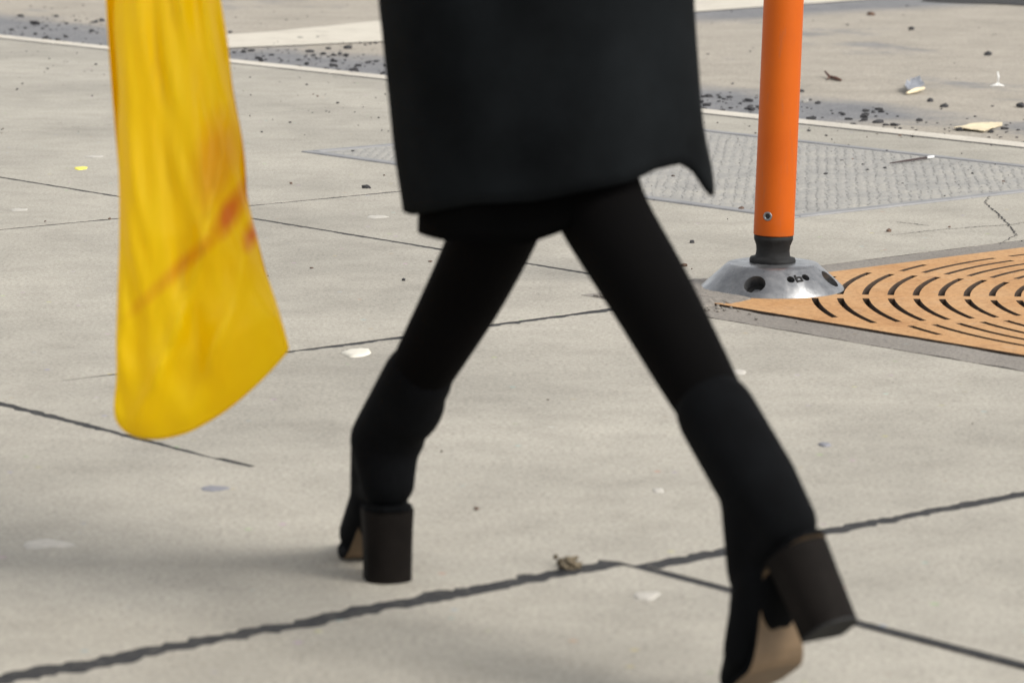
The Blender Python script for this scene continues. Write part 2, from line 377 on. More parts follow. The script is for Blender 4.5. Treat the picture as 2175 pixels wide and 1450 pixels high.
# middle band 3.08 .. 4.88
slab(3.08, 4.655, 3.40, 4.30, (s2(0), s2(.004), s2(.040, .012), s2(0)), 0, 31)
slab(3.08, 4.655, 4.30, 5.15, (s2(0, W_A2), s2(.004), s2(0), s2(.0, W_M2)), 0, 32)
slab(3.08, 4.88, 5.15, 7.0, (s2(W_A2), s2(W_A1), s2(0, W_M2), s2(W_M1)), 0, 33)
slab(3.08, 4.88, 7.0, 8.95, (s2(W_A2), s2(W_A1), s2(W_M1), s2(.008)), 0, 34)
slab(3.08, 4.88, 8.95, 10.8, (s2(W_A2), s2(W_A1), s2(.008), s2(.008)), 0, 35)
for k in range(10): slab(3.08, 4.88, 10.8+1.85*k, 12.65+1.85*k, (s2(W_A2), s2(W_A1), s2(.008), s2(.008)), 0, 136+k)
for k in range(4): slab(3.08, 4.655, 3.40-P*(k+1), 3.40-P*k, (s2(W_A2, 0) if k == 0 else s2(W_A2), s2(.008), s2(.012), (.040, .012) if k == 0 else s2(.012)), 0, 40+k)
# kerb-side band 4.88 .. 7.5 with the utility cover let in
KI = 7.515
PU0, PU1, PV0, PV1 = 5.865, 7.17, 5.95, 7.92
slab(4.88, PU0-.002, 5.33, 7.0, (s2(W_A1), s2(0), s2(.002), s2(W_M1)), 0, 51)
slab(4.88, PU0-.002, 7.0, 8.95, (s2(W_A1), s2(0), s2(W_M1), s2(.008)), 0, 52)
slab(PU0-.002, KI, PV1+.002, 8.95, (s2(0), s2(.010), s2(0), s2(.008)), 0, 53)
slab(PU1+.002, KI, PV0-.002, PV1+.002, (s2(0), s2(.010), s2(0), s2(0)), 0, 54)
slab(PU0-.002, KI, 5.33, PV0-.002, (s2(0), s2(.010), s2(.002), s2(0)), 0, 55)
for k in range(11): slab(4.88, KI, 8.95+1.85*k, 8.95+1.85*(k+1), (s2(W_A1), s2(.010), s2(.008), s2(.008)), 0, 60+k)
slab(6.80, KI, 3.20, 5.33, (s2(.004), s2(.010), s2(.008), s2(.002)), 0, 70)
slab(4.655, KI, 1.37, 3.20, (s2(.008), s2(.010), s2(.008), s2(.006)), 0, 71)
slab(4.655, KI, -.46, 1.37, (s2(.008), s2(.010), s2(.008), s2(.008)), 0, 72)
# mortar bed round the grate
def rough_rect(u0, u1, v0, v1, amp, z, seed):
    bm = bmesh.new(); pts = []
    for (pa, pb) in (((u0, v0), (u1, v0)), ((u1, v0), (u1, v1)), ((u1, v1), (u0, v1)), ((u0, v1), (u0, v0))):
        k = max(2, int((Vector(pb)-Vector(pa)).length/.03))
        for i in range(k):
            q = Vector(pa).lerp(Vector(pb), i/k); pts.append((q.x+amp*noise.noise(Vector((q.x*14, q.y*14, seed))), q.y+amp*noise.noise(Vector((q.x*14, q.y*14, seed+9)))))
    loft(bm, [[uv(a_, c_, z-.03) for a_, c_ in pts], [uv(a_, c_, z) for a_, c_ in pts]], False, True); return bm
bm = rough_rect(4.655, G0-.004, 3.22, 5.33, .010, .0006, 1); obj('mortar_strip', bm, 'mortar', walk)
bm = rough_rect(G0-.004, 6.8, G3+.004, 5.32, .008, .0006, 2); obj('mortar_strip', bm, 'mortar', walk)
bm = rough_rect(G0-.004, 6.8, 3.21, G2-.004, .008, .0006, 3); obj('mortar_strip', bm, 'mortar', walk)
bm = rough_rect(G1+.004, 6.8, G2, G3, .004, .0006, 4); obj('mortar_strip', bm, 'mortar', walk)
# grit heaped over the grate's corner
bm = bmesh.new()
rr = random.Random(5)
for i in range(900):
    uu = 4.66+abs(rr.gauss(0, .16)); vv = 5.30-abs(rr.gauss(0, .13))
    if (uu-4.66)+(5.3-vv) > .42 and uu > 4.78: continue
    s_ = rr.uniform(.002, .0055)
    mt = Matrix.Translation(uv(uu, vv, .003)) @ Matrix.Rotation(rr.uniform(0, 6), 4, 'Z') @ Matrix.Diagonal((s_, s_*rr.uniform(.5, 1), s_*.6, 1))
    bmesh.ops.create_icosphere(bm, subdivisions=1, radius=1, matrix=mt)
tag(obj('mortar_grit', bm, 'mortar'), 'loose grey mortar grit round the corner of the rusty grate', 'grit', None, 'stuff')
bm = bmesh.new(); pts = [(1372, 612), (1440, 600), (1500, 594), (1560, 590), (1600, 612), (1600, 640), (1560, 650), (1520, 648), (1500, 655), (1470, 668), (1428, 678), (1385, 668), (1350, 645)]
fine_ = []
for i in range(len(pts)):
    for k in range(4):
        f = k/4; q = [pts[i][j]+(pts[(i+1) % len(pts)][j]-pts[i][j])*f for j in (0, 1)]; fine_.append(gr(q[0]+rnd.uniform(-5, 5), q[1]+rnd.uniform(-1.5, 1.5)))
cc = sum(fine_, Vector())/len(fine_)
loft(bm, [[cc+(p-cc)*f+Vector((0, 0, z_+.003*noise.noise(p*25+Vector((0, 0, f*7))))) for p in fine_] for f, z_ in ((1.0, -.004), (.93, .005), (.7, .0085), (.4, .009), (.15, .009))], False, True)
obj('mortar_smear', bm, 'mortar', walk)
# cracks in the slab right of the post
def strip(bm, pts, wd, z):
    ls, rs = [], []
    for i, p in enumerate(pts):
        d = (pts[min(i+1, len(pts)-1)]-pts[max(i-1, 0)]); d.z = 0; d.normalize(); nn = Vector((-d.y, d.x, 0))
        ww = wd*(.35+.65*math.sin(math.pi*(i+.6)/(len(pts)+.2)))*(.6+.8*rnd.random())
        q = p+nn*rnd.uniform(-1, 1)*wd; q.z = z
        ls.append(bm.verts.new(q+nn*ww/2)); rs.append(bm.verts.new(q-nn*ww/2))
    for i in range(len(pts)-1): bm.faces.new((rs[i], rs[i+1], ls[i+1], ls[i]))
def pxline(pts, n=24):
    out = []
    for k in range(len(pts)-1):
        for i in range(n): out.append(gr(*[pts[k][j]+(pts[k+1][j]-pts[k][j])*i/n for j in (0, 1)]))
    out.append(gr(*pts[-1])); return out
for pts in ([(2108, 408), (2092, 432), (2120, 455), (2146, 482), (2158, 500), (2120, 520)], [(1890, 500), (1990, 489), (2080, 482), (2146, 478), (2200, 470)], [(1905, 472), (1975, 480)]):
    bm = bmesh.new(); strip(bm, pxline(pts), .0035, .0012); obj('crack', bm, 'dirt', walk)
# kerb stones
for k in range(-4, 16):
    v0 = -1.0+1.83*k
    bm = bmesh.new(); box(bm, uv(7.575, v0+.915, -.11), .112, 1.824, .224, dB, dA)
    bmesh.ops.bevel(bm, geom=[e for e in bm.edges if all(v.co.z > -.05 for v in e.verts)], offset=.008, segments=2, affect='EDGES')
    kb = obj('kerb_stone', bm, 'kerb', walk)

# ------------------------------------------------------------------ steel utility cover
cover = tag(empty('utility_cover', uv((PU0+PU1)/2, (PV0+PV1)/2)), 'large grey ribbed steel utility cover let into the sidewalk by the kerb', 'utility cover')
bm = bmesh.new(); box(bm, uv((PU0+PU1)/2, (PV0+PV1)/2, -.0125), PU1-PU0-.08, PV1-PV0-.08, .027, dB, dA)
plate = obj('plate', bm, 'plate', cover)
bm = bmesh.new(); rr = random.Random(3); st_ = .0185
for i in range(int((PU1-PU0-.1)/st_)):
    for j in range(int((PV1-PV0-.1)/st_)):
        u = PU0+.05+st_*(i+.5)+rr.uniform(-.004, .004); v = PV0+.05+st_*(j+.5)+rr.uniform(-.006, .006)
        if rr.random() < .10+.5*max(0, noise.noise(Vector((u*3, v*3, 1)))): continue
        an = R(62 if (i+j) % 2 else -28)
        ex = dB*math.cos(an)+dA*math.sin(an); ey = Vector((0, 0, 1)).cross(ex)
        c_ = uv(u, v, .0008); hl, hw = .0100, .0023
        base = [bm.verts.new(c_+ex*a_+ey*b_) for a_, b_ in ((-hl, 0), (0, -hw), (hl, 0), (0, hw))]
        top = [bm.verts.new(c_+ex*a_*.55+ey*b_*.5+Vector((0, 0, .0014))) for a_, b_ in ((-hl, 0), (0, -hw), (hl, 0), (0, hw))]
        bm.faces.new(top)
        for q in range(4): bm.faces.new((base[q], base[(q+1) % 4], top[(q+1) % 4], top[q]))
tag(obj('tread_ribs', bm, 'plate', cover), None, None, None, 'stuff')
for nm, (a0, a1, c0, c1) in zip(('frame_bar',)*4, ((PU0, PU0+.036, PV0, PV1), (PU1-.036, PU1, PV0, PV1), (PU0+.0365, PU1-.0365, PV0, PV0+.036), (PU0+.0365, PU1-.0365, PV1-.036, PV1))):
    bm = bmesh.new(); box(bm, uv((a0+a1)/2, (c0+c1)/2, -.012), a1-a0, c1-c0, .031, dB, dA)
    bmesh.ops.bevel(bm, geom=[e for e in bm.edges if all(v.co.z > 0 for v in e.verts)], offset=.003, segments=1, affect='EDGES')
    obj(nm, bm, 'frame', cover)

# ------------------------------------------------------------------ rusty tree grate
HS = .955; GC = Vector(((G0+.0025)+HS, (G3-.0025)-HS))
grate = tag(empty('tree_grate', uv(GC.x, GC.y, -.09)), 'rusty orange square tree grate with rings of curved slots', 'tree grate')
bm = bmesh.new(); cache = {}
radii = [.245]; rings_slots = []
r0 = 1.03
k = 0
while r0-.0515*k > .30: rings_slots.append(r0-.0515*k); k += 1
rings_slots = rings_slots[::-1]; SW = .0069
rs = [.245]
for r_ in rings_slots: rs += [r_-SW, r_+SW]
rs += [1.12, 1.22, 1.36]
def insq(r_, a_, mg): return abs(r_*math.cos(a_)) < HS-mg and abs(r_*math.sin(a_)) < HS-mg
ANG = []
for s_ in range(16):
    for q in range(28): ANG.append(2*math.pi*(s_+.5)/16 + 2*math.pi/16*(q/28.0-.5))
NA = len(ANG)
def pv(i, j):
    key = (i, j % NA)
    if key not in cache: cache[key] = bm.verts.new((rs[i]*math.cos(ANG[j % NA]), rs[i]*math.sin(ANG[j % NA]), 0))
    return cache[key]
def slot_cell(i, j):
    if not (i % 2 == 1 and i < 2*len(rings_slots)): return False
    q = j % 28; r_ = rs[i]
    # spoke half-width about .03
    lim = .021/r_/(2*math.pi/16)
    f0, f1 = q/28.0, (q+1)/28.0
    if f0 < lim*.9 or f1 > 1-lim*.9: return False
    a0, a1 = ANG[j], ANG[(j+1) % NA]
    return all(insq(rs[ii], aa, .045) for ii in (i, i+1) for aa in (a0, a1))
for i in range(len(rs)-1):
    for j in range(NA):
        if slot_cell(i, j): continue
        bm.faces.new((pv(i, j), pv(i+1, j), pv(i+1, j+1), pv(i, j+1)))
for nx in (Vector((1, 0, 0)), Vector((-1, 0, 0)), Vector((0, 1, 0)), Vector((0, -1, 0))):
    bmesh.ops.bisect_plane(bm, geom=bm.verts[:]+bm.edges[:]+bm.faces[:], plane_co=nx*HS, plane_no=nx, clear_outer=True, dist=1e-6)
rx = Matrix(((dB.x, dA.x, 0, 0), (dB.y, dA.y, 0, 0), (0, 0, 1, 0), (0, 0, 0, 1)))
bmesh.ops.transform(bm, matrix=Matrix.Translation(uv(GC.x, GC.y, .004)) @ rx, verts=bm.verts)
bmesh.ops.recalc_face_normals(bm, faces=bm.faces)
if bm.faces[:][0].normal.z < 0: bmesh.ops.reverse_faces(bm, faces=bm.faces)
gp = obj('grate_plate', bm, ['rust', 'slotshade'], grate)
md = gp.modifiers.new('t', 'SOLIDIFY'); md.thickness = .03; md.offset = -1; md.material_offset_rim = 1; baked(gp)  # rim faces carry the painted slot shade
for a0, a1, c0, c1 in ((G0, G0+.03, G2, G3), (G1-.03, G1, G2, G3), (G0+.031, G1-.031, G2, G2+.03), (G0+.031, G1-.031, G3-.03, G3)):
    bm = bmesh.new(); box(bm, uv((a0+a1)/2, (c0+c1)/2, -.055), a1-a0, c1-c0, .07, dB, dA); obj('support_angle', bm, 'rust', grate)
bm = bmesh.new(); quad(bm, G0-.1, G1+.1, G2-.1, G3+.1, -.095)
tag(obj('soil', bm, 'soil'), 'dark soil in the pit under the tree grate', None, None, 'structure')

# ------------------------------------------------------------------ orange post
PB = gr(1640, 616)
post = tag(empty('flexible_post', PB), 'orange tubular post on a cast aluminium base beside the grate', 'post')
bm = bmesh.new()
lathe(bm, [(.1465, .0005), (.149, .004), (.147, .009), (.098, .053), (.094, .0565), (.088, .058), (.052, .0595)], 72, Matrix.Translation(PB))
base = obj('base', bm, 'alu', post)
# drilled holes: real cuts
cut = bmesh.new()
slope = math.atan2(.044, .049)
def face_frame(az, h):              # a point on the flank at azimuth az (seen from above, -y is the viewer) and height h
    out = Vector((math.sin(az), -math.cos(az), 0)); rr_ = .147-(h-.009)/.044*.049
    nrm = (out*math.sin(slope)+Vector((0, 0, 1))*math.cos(slope)).normalized()
    return PB+out*rr_+Vector((0, 0, h)), nrm
holes = []
for az, h, r_ in ((R(-21), .029, .0225), (R(15), .038, .0085), (R(33), .040, .0085), (R(69), .030, .0225), (R(-112), .030, .0185), (R(158), .030, .0185)):
    c_, nrm = face_frame(az, h); q = nrm.to_track_quat('Z', 'Y').to_matrix().to_4x4()
    lathe(cut, [(r_, -.03), (r_, .03)], 28, Matrix.Translation(c_) @ q); holes.append((c_, nrm, r_))
cme = bpy.data.meshes.new('cut'); cut.to_mesh(cme); cut.free(); co = bpy.data.objects.new('cut', cme); col.objects.link(co)
md = base.modifiers.new('b', 'BOOLEAN'); md.operation = 'DIFFERENCE'; md.object = co; md.solver = 'EXACT'; baked(base); bpy.data.objects.remove(co)
base.data.polygons.foreach_set('use_smooth', [True]*len(base.data.polygons)); base.data.set_sharp_from_angle(angle=R(32))
for c_, nrm, r_ in holes:
    bm = bmesh.new(); q = nrm.to_track_quat('Z', 'Y').to_matrix().to_4x4()
    lathe(bm, [(r_*.985, -.029), (r_*.985, -.026)], 24, Matrix.Translation(c_) @ q); obj('recess_shade', bm, 'black', base)  # black disc puts shade into the floor of the hole
    if r_ > .01:
        bm = bmesh.new(); lathe(bm, [(r_*.5, -.027), (r_*.5, -.022), (r_*.4, -.020)], 6, Matrix.Translation(c_-Vector((0, 0, .004))) @ q); obj('bolt', bm, 'alu', base)
# cast mark between the two small holes: a stubby raised sign of strokes
c_, nrm = face_frame(R(24), .0380)
ex = Vector((math.cos(R(25)), math.sin(R(25)), 0)); ey = nrm.cross(ex)
bm = bmesh.new()
for (a_, d_, w_, h_) in ((-.006, .001, .004, .019), (0, -.0055, .010, .004), (0, .004, .008, .0035), (.0055, -.001, .004, .012)):
    box(bm, c_+ex*a_+ey*d_+nrm*.0006, w_, h_, .0014, ex, ey, nrm)
obj('cast_mark', bm, 'black', base)
TILT = Matrix.Rotation(R(1.75), 4, 'Y')
axis = Matrix.Translation(PB+Vector((0, 0, .058))) @ TILT
bm = bmesh.new()
lathe(bm, [(.0475, -.004), (.048, .006), (.046, .0105), (.038, .012), (.0355, .016), (.0345, .026), (.0355, .036), (.039, .045), (.0405, .049), (.0405, .0575), (.036, .058)], 48, axis)
obj('rubber_neck', bm, 'rubber', post, True)
bm = bmesh.new(); axt = Matrix.Translation(PB+Vector((0, 0, .058))) @ TILT
prof = [(.0385, .0582), (.0415, .0584), (.0419, .060), (.0417, .10), (.0412, .4), (.0408, .92), (.0408, .965)] + [(.0408*math.cos(R(a_)), .965+.02*math.sin(R(a_))) for a_ in (25, 50, 75)]
lathe(bm, prof, 56); tubeo = obj('tube', bm, 'orange', post, True)
tubeo.matrix_parent_inverse = Matrix.Identity(4)
tubeo.matrix_world = Matrix.Translation(PB*1.0) @ Matrix.Identity(4)
tubeo.parent = post; tubeo.matrix_parent_inverse = Matrix.Translation(-PB); tubeo.matrix_basis = axt
# rivet hole
an = R(-24); out_ = Vector((math.sin(an), -math.cos(an), 0)); cz = .10
rp = axt @ (out_*.0418+Vector((0, 0, cz))); no = (TILT @ out_).normalized(); q = no.to_track_quat('Z', 'Y').to_matrix().to_4x4()
bm = bmesh.new(); lathe(bm, [(.0052, -.004), (.0052, .0008), (.0085, .0012), (.0095, .0002), (.0095, -.004)], 24, Matrix.Translation(rp) @ q, False, False); obj('rivet', bm, 'alu', post, True)
bm = bmesh.new(); lathe(bm, [(.0052, -.003), (.0052, .0004)], 20, Matrix.Translation(rp) @ q); obj('rivet_hole', bm, 'black', post)

# ------------------------------------------------------------------ person
FW = dA.copy()                                             # walks along the sidewalk, away to the left
PEL = Vector((.035, 4.25, .93))
person = tag(empty('person', Vector((.03, 4.2, 0))), 'person in a long charcoal coat and black heeled boots walking away', 'person')
# boots -------------------------------------------------
def foot_frame(yaw, pitch, anchor_local, anchor_world):
    f = Vector((math.sin(yaw), math.cos(yaw), 0)); X = f*math.cos(pitch)-Vector((0, 0, 1))*math.sin(pitch)
    Zv = f*math.sin(pitch)+Vector((0, 0, 1))*math.cos(pitch); Yv = Zv.cross(X)
    m_ = Matrix(((X.x, Yv.x, Zv.x, 0), (X.y, Yv.y, Zv.y, 0), (X.z, Yv.z, Zv.z, 0), (0, 0, 0, 1)))
    return Matrix.Translation(Vector(anchor_world)-m_ @ Vector(anchor_local)) @ m_
KNEE_R = atY(1062, 470, 4.36); KNEE_L = atY(1258, 420, 4.17)
FR = foot_frame(R(-13), 0, (0, 0, 0), gr(834, 1241))
TOE = gr(1555, 1492)
FL = foot_frame(R(-36), R(37), (.238, 0, .006), TOE+Vector((0, 0, .002)))
def sole_z(x):                                              # underside of the arched sole
    if x < .058: return .098-.02*(x/.058)*.35
    if x > .150: return .004+max(0, x-.19)*.12
    s_ = (x-.058)/(.150-.058); s_ = s_*s_*(3-2*s_); return .091*(1-s_)+.004*s_
def sole_w(x):
    tb = [(-.004, .012), (.004, .024), (.02, .031), (.055, .031), (.09, .026), (.12, .034), (.155, .043), (.19, .040), (.215, .030), (.232, .016), (.239, .004)]
    for (a_, b_), (c_, d_) in zip(tb, tb[1:]):
        if a_ <= x <= c_: return b_+(d_-b_)*(x-a_)/(c_-a_)
    return .004
def boot(Mx, knee, label=None, shaft=.135, wave=0):
    ank = Mx @ Vector((.048, 0, .185)); d = (Vector(knee)-ank).normalized(); top = ank+d*shaft
    bm = bmesh.new()
    L = lambda x, y, z: Mx @ Vector((x, y, z))
    capsule(bm, L(.032, 0, .132), .037, ank, .047)
    capsule(bm, L(.030, 0, .128), .033, L(.085, 0, .115), .036)
    capsule(bm, ank, .046, L(.105, 0, .108), .037)
    for s_ in (-1, 1):
        capsule(bm, L(.095, s_*.006, .094), .034, L(.160, s_*.013, .036), .030)
        capsule(bm, L(.160, s_*.013, .034), .029, L(.212, s_*.004, .024), .019)
    capsule(bm, L(.09, 0, .112), .036, L(.17, 0, .050), .026)
    capsule(bm, ank, .047, top-d*.02, .0465)
    # slouch rolls of the soft shaft
    for fr, r_, off in (((.05, .0475, .003), (.48, .0495, .004)) if wave else ((.3, .0465, 0),)):
        c_ = ank+d*shaft*fr+Vector((off, 0, 0)); capsule(bm, c_-d*.007, r_, c_+d*.007, r_)
    b_ = obj('boot', remesh(bm, .0045, 5), 'suede', person, True)
    if label: b_['label'] = label
    # sole: curved plate
    bm = bmesh.new(); rings = []
    xs = [-.004+.243*i/28 for i in range(29)]
    for x in xs:
        w_ = sole_w(x); z0 = sole_z(x)
        rings.append([L(x, -w_, z0), L(x, w_, z0), L(x, w_, z0+.007), L(x, -w_, z0+.007)])
    loft(bm, rings); so = obj('sole', bm, ['sole', 'suede'], b_)
    for pl in so.data.polygons: pl.material_index = 0 if (pl.normal.dot(Mx.to_3x3() @ Vector((0, 0, 1))) < -.4) else 1
    bm = bmesh.new(); rings = []
    for k in range(9):
        t_ = k/8; z = .0+t_*.096; sc_ = 1+.10*(t_-.3)**2+.06*t_
        pts = []
        prof_ = [(.024-.024*math.cos(R(a_)), .0305*math.sin(R(a_))) for a_ in range(-90, 91, 12)]+[(.046, .0305), (.050, .0285), (.0515, .024), (.0515, -.024), (.050, -.0285), (.046, -.0305)]
        for (px, py) in prof_:
            pts.append(L(.002+px*sc_-.004*t_, py*sc_, z))
        rings.append(pts)
    loft(bm, rings); bmesh.ops.recalc_face_normals(bm, faces=bm.faces); hb = obj('heel', bm, 'heel', b_)
    bm = bmesh.new(); loft(bm, [[Mx @ (Mx.inverted() @ p+Vector((0, 0, -.0035*q+.0005))) for p in rings[0]] for q in (0, 1)][::-1]); obj('heel_tip', bm, 'rubber', b_)
    return ank, d, top
ankR, dR, topR = boot(FR, KNEE_R, 'black suede boot planted flat with its block heel towards the viewer', wave=1)
ankL, dL, topL = boot(FL, KNEE_L, 'black boot with heel lifted and tan sole showing')

# body: one skinned figure ---------------------------------------------------
rt = dB.copy()
V3 = []; RAD = []; ED = []
def vtx(p, r_, prev=None):
    V3.append(Vector(p)); RAD.append(r_); i = len(V3)-1
    if prev is not None: ED.append((prev, i))
    return i
pel = vtx(PEL, .135)
bel = vtx(PEL+Vector((0, .0, .12)), .125, pel); che = vtx(PEL+Vector((0, 0, .28))+FW*.01, .135, bel); upc = vtx(PEL+Vector((0, 0, .40))+FW*.01, .115, che)
nek = vtx(PEL+Vector((0, 0, .50))+FW*.015, .052, upc); nk2 = vtx(PEL+Vector((0, 0, .545))+FW*.03, .052, nek)
hd0 = vtx(PEL+Vector((0, 0, .60))+FW*.045, .072, nk2); hd1 = vtx(PEL+Vector((0, 0, .68))+FW*.04, .088, hd0); hd2 = vtx(PEL+Vector((0, 0, .735))+FW*.03, .074, hd1)
ns = vtx(PEL+Vector((0, 0, .645))+FW*.125, .014, hd1)
for s_, knee, ank in ((1, KNEE_R, ankR), (-1, KNEE_L, ankL)):
    hip = vtx(PEL+rt*s_*.085+Vector((0, 0, -.05)), .095, pel)
    th = vtx(PEL.lerp(Vector(knee), .55)+rt*s_*(.05 if s_ > 0 else .0)+Vector((0, .02, 0)), .074, hip)
    kn = vtx(knee, .060, th); cf = vtx(Vector(knee).lerp(ank, .32)-FW*.006, .0545, kn)
    c2 = vtx(Vector(knee).lerp(ank, .68), .0455, cf); an_ = vtx(Vector(knee).lerp(ank, .92), .034, c2)
BAGY = 4.42
HAND = atY(388, -330, BAGY)
def arm(s_, hand):
    sh = PEL+rt*s_*.17+Vector((0, 0, .415)); a0 = vtx(sh, .055, upc)
    el = sh.lerp(hand, .52)+Vector((0, 0, -.02))-FW*.05
    a1 = vtx(el, .042, a0); wr = el.lerp(hand, .86); a2 = vtx(wr, .027, a1); d = (hand-el).normalized()
    pm = vtx(wr+d*.05, .030, a2); lat = d.cross(FW).normalized()
    inn = (-rt*s_)
    for q, (o_, ln) in enumerate(((-.026, .062), (-.009, .070), (.008, .066), (.024, .052))):
        b0 = V3[pm]+d*.035+FW*o_; f0 = vtx(b0, .0095, pm); f1 = vtx(b0+d*ln*.45+inn*.006, .0088, f0)
        f2 = vtx(b0+d*ln*.62+inn*(.034), .0082, f1); f3 = vtx(b0+d*ln*.30+inn*.044, .0078, f2)
    t0 = vtx(wr+d*.028+FW*.030+inn*.012, .0115, pm); t1 = vtx(wr+d*.06+FW*.036+inn*.028, .010, t0); t2 = vtx(wr+d*.082+FW*.018+inn*.038, .009, t1)
    return sh, el, wr, wr+d*.10+inn*.018
shL, elL, wrL, gripL = arm(-1, HAND+Vector((0, 0, .06)))
shR, elR, wrR, gripR = arm(1, PEL+rt*.13+FW*.30+Vector((0, 0, .22)))
me = bpy.data.meshes.new('body'); me.from_pydata(V3, ED, []); bo = bpy.data.objects.new('body', me); col.objects.link(bo)
md = bo.modifiers.new('s', 'SKIN'); md.use_smooth_shade = True
for i, sv in enumerate(me.skin_vertices[0].data): sv.radius = (RAD[i], RAD[i]); sv.use_root = (i == 0)
bo.modifiers.new('d', 'SUBSURF').levels = 2
baked(bo); me = bo.data; me.materials.clear(); me.materials.append(M['tights']); me.materials.append(M['skin'])
for pl in me.polygons:
    c_ = pl.center; pl.use_smooth = True
    if c_.z > 1.40 or (c_-wrL).length < .16 or (c_-wrR).length < .16: pl.material_index = 1
bo.parent = person; bo.matrix_parent_inverse = Matrix.Translation(-person.location)
# face details and hair
HC = PEL+Vector((0, 0, .665))+FW*.04
for s_ in (-1, 1):
    bm = bmesh.new(); bmesh.ops.create_uvsphere(bm, u_segments=12, v_segments=8, radius=.012, matrix=Matrix.Translation(HC+FW*.082+rt*s_*.031+Vector((0, 0, .01)))); e_ = obj('eye', bm, 'white', person, True)
    bm = bmesh.new(); bmesh.ops.create_uvsphere(bm, u_segments=10, v_segments=8, radius=.006, matrix=Matrix.Translation(HC+FW*.0895+rt*s_*.031+Vector((0, 0, .01)))); obj('iris', bm, 'black', e_, True)
bm = bmesh.new()
for i in range(40):
    a_ = R(rnd.uniform(60, 300)); o_ = FW*math.cos(a_)*.075+rt*math.sin(a_)*.075
    capsule(bm, HC+o_*.75+Vector((0, 0, .055)), .038, HC+o_*1.05+Vector((0, 0, rnd.uniform(-.20, -.10)))-FW*.015, .020, 12)
capsule(bm, HC+Vector((0, 0, .045)), .083, HC-FW*.03+Vector((0, 0, .03)), .085)
obj('hair', remesh(bm, .008, 3), 'hair', person, True)
bm = bmesh.new(); tube(bm, [HC+FW*.083+rt*.022+Vector((0, 0, -.052)), HC+FW*.090+Vector((0, 0, -.052)), HC+FW*.083-rt*.022+Vector((0, 0, -.052))], [.003, .006, .003], 8); obj('mouth', bm, 'crumbbrown', person, True)

# dress and coat -------------------------------------------------------------
def ring_at(cx, cy, ax, ay, zf, n, fold, ph, rot=0.0):
    out = []
    for i in range(n):
        a_ = 2*math.pi*i/n
        k = 1+fold*(.55*math.sin(5*a_+ph)+.35*math.sin(9*a_+1.7*ph+1)+.4*noise.noise(Vector((math.cos(a_)*1.6, math.sin(a_)*1.6, ph))))
        out.append(Vector((cx+ax*k*math.cos(a_), cy+ay*k*math.sin(a_), zf(a_))))
    return out
def lerp(a_, b_, t_): return a_+(b_-a_)*t_
def tab(t_, T):
    for (a_, b_), (c_, d_) in zip(T, T[1:]):
        if t_ <= c_: return lerp(b_, d_, (t_-a_)/(c_-a_)) if t_ >= a_ else b_
    return T[-1][1]
NR = 120
# the hem as angle round the body: 180 deg = left in the picture, 270 = towards the viewer, 0 = right, 90 = far side
HEM_C = [(0, .562), (6, .584), (40, .590), (90, .560), (170, .535), (180, .528), (200, .526), (235, .548), (262, .556), (276, .566), (295, .577), (312, .588), (328, .592), (338, .580), (347, .556), (354, .545), (360, .562)]
HEM_D = [(0, .60), (30, .59), (60, .55), (90, .52), (120, .498), (180, .500), (230, .500), (265, .502), (285, .520), (300, .545), (315, .575), (335, .60), (360, .60)]
bm = bmesh.new(); rings = []
for k in range(30):
    t_ = k/29
    def zf(a_, t_=t_): z1 = tab(math.degrees(a_), HEM_D); return lerp(z1, .98, t_)
    cx = lerp(.030, .035, t_); ax = lerp(.148, .135, t_)
    rings.append(ring_at(cx, 4.255, ax, lerp(.150, .12, t_), zf, NR, .03*(1-t_), 1.3))
loft(bm, rings, False, False); dr = obj('dress', bm, 'dress', person, True)
md = dr.modifiers.new('t', 'SOLIDIFY'); md.thickness = .003; baked(dr)
bm = bmesh.new(); rings = []
def coat_axes(z):
    cx = tab(z, [(.52, .058), (.60, .048), (.78, .032), (.95, .03), (1.45, .035)])
    ax = tab(z, [(.52, .183), (.60, .186), (.78, .190), (.95, .195), (1.05, .178), (1.18, .172), (1.30, .178), (1.37, .15), (1.42, .09), (1.45, .07)])
    ay = tab(z, [(.52, .170), (.78, .165), (.95, .160), (1.05, .13), (1.18, .125), (1.30, .13), (1.37, .105), (1.42, .075), (1.45, .065)])
    return cx, ax, ay
NZ = 60
for k in range(NZ+1):
    t_ = k/NZ; ring = []
    for i in range(NR):
        a_ = 2*math.pi*i/NR; z0 = tab(math.degrees(a_), HEM_C); z = lerp(z0, 1.45, t_); cx, ax, ay = coat_axes(z)
        fd = max(0, 1-(z-.5)/.7)
        kk = 1+fd*(.028*math.sin(4*a_+.6)+.018*math.sin(7*a_+2+3*z)+.006*math.sin(13*a_+5*z))+.02*fd*noise.noise(Vector((math.cos(a_)*1.3, math.sin(a_)*1.3, z*2.2)))
        # a big soft diagonal fold across the back and a corner kicked out at the right
        s_ = math.cos(a_)*.16-(z-.70)*.55
        dip = -.012*math.exp(-(s_/.035)**2)*max(0, -math.sin(a_))*max(0, min(1, (1.0-z)/.3))
        kick = .010*math.exp(-((math.degrees(a_)-8+360*(a_ > math.pi)*-1)/22)**2)*max(0, 1-(z-z0)/.12)**2
        ring.append(Vector((cx+(ax*kk+kick)*math.cos(a_), 4.25+(ay*kk+dip)*math.sin(a_), z)))
    rings.append(ring)
loft(bm, rings, False, False); ct = obj('coat', bm, 'coat', person, True)
md = ct.modifiers.new('t', 'SOLIDIFY'); md.thickness = .006; md.offset = -1; baked(ct)
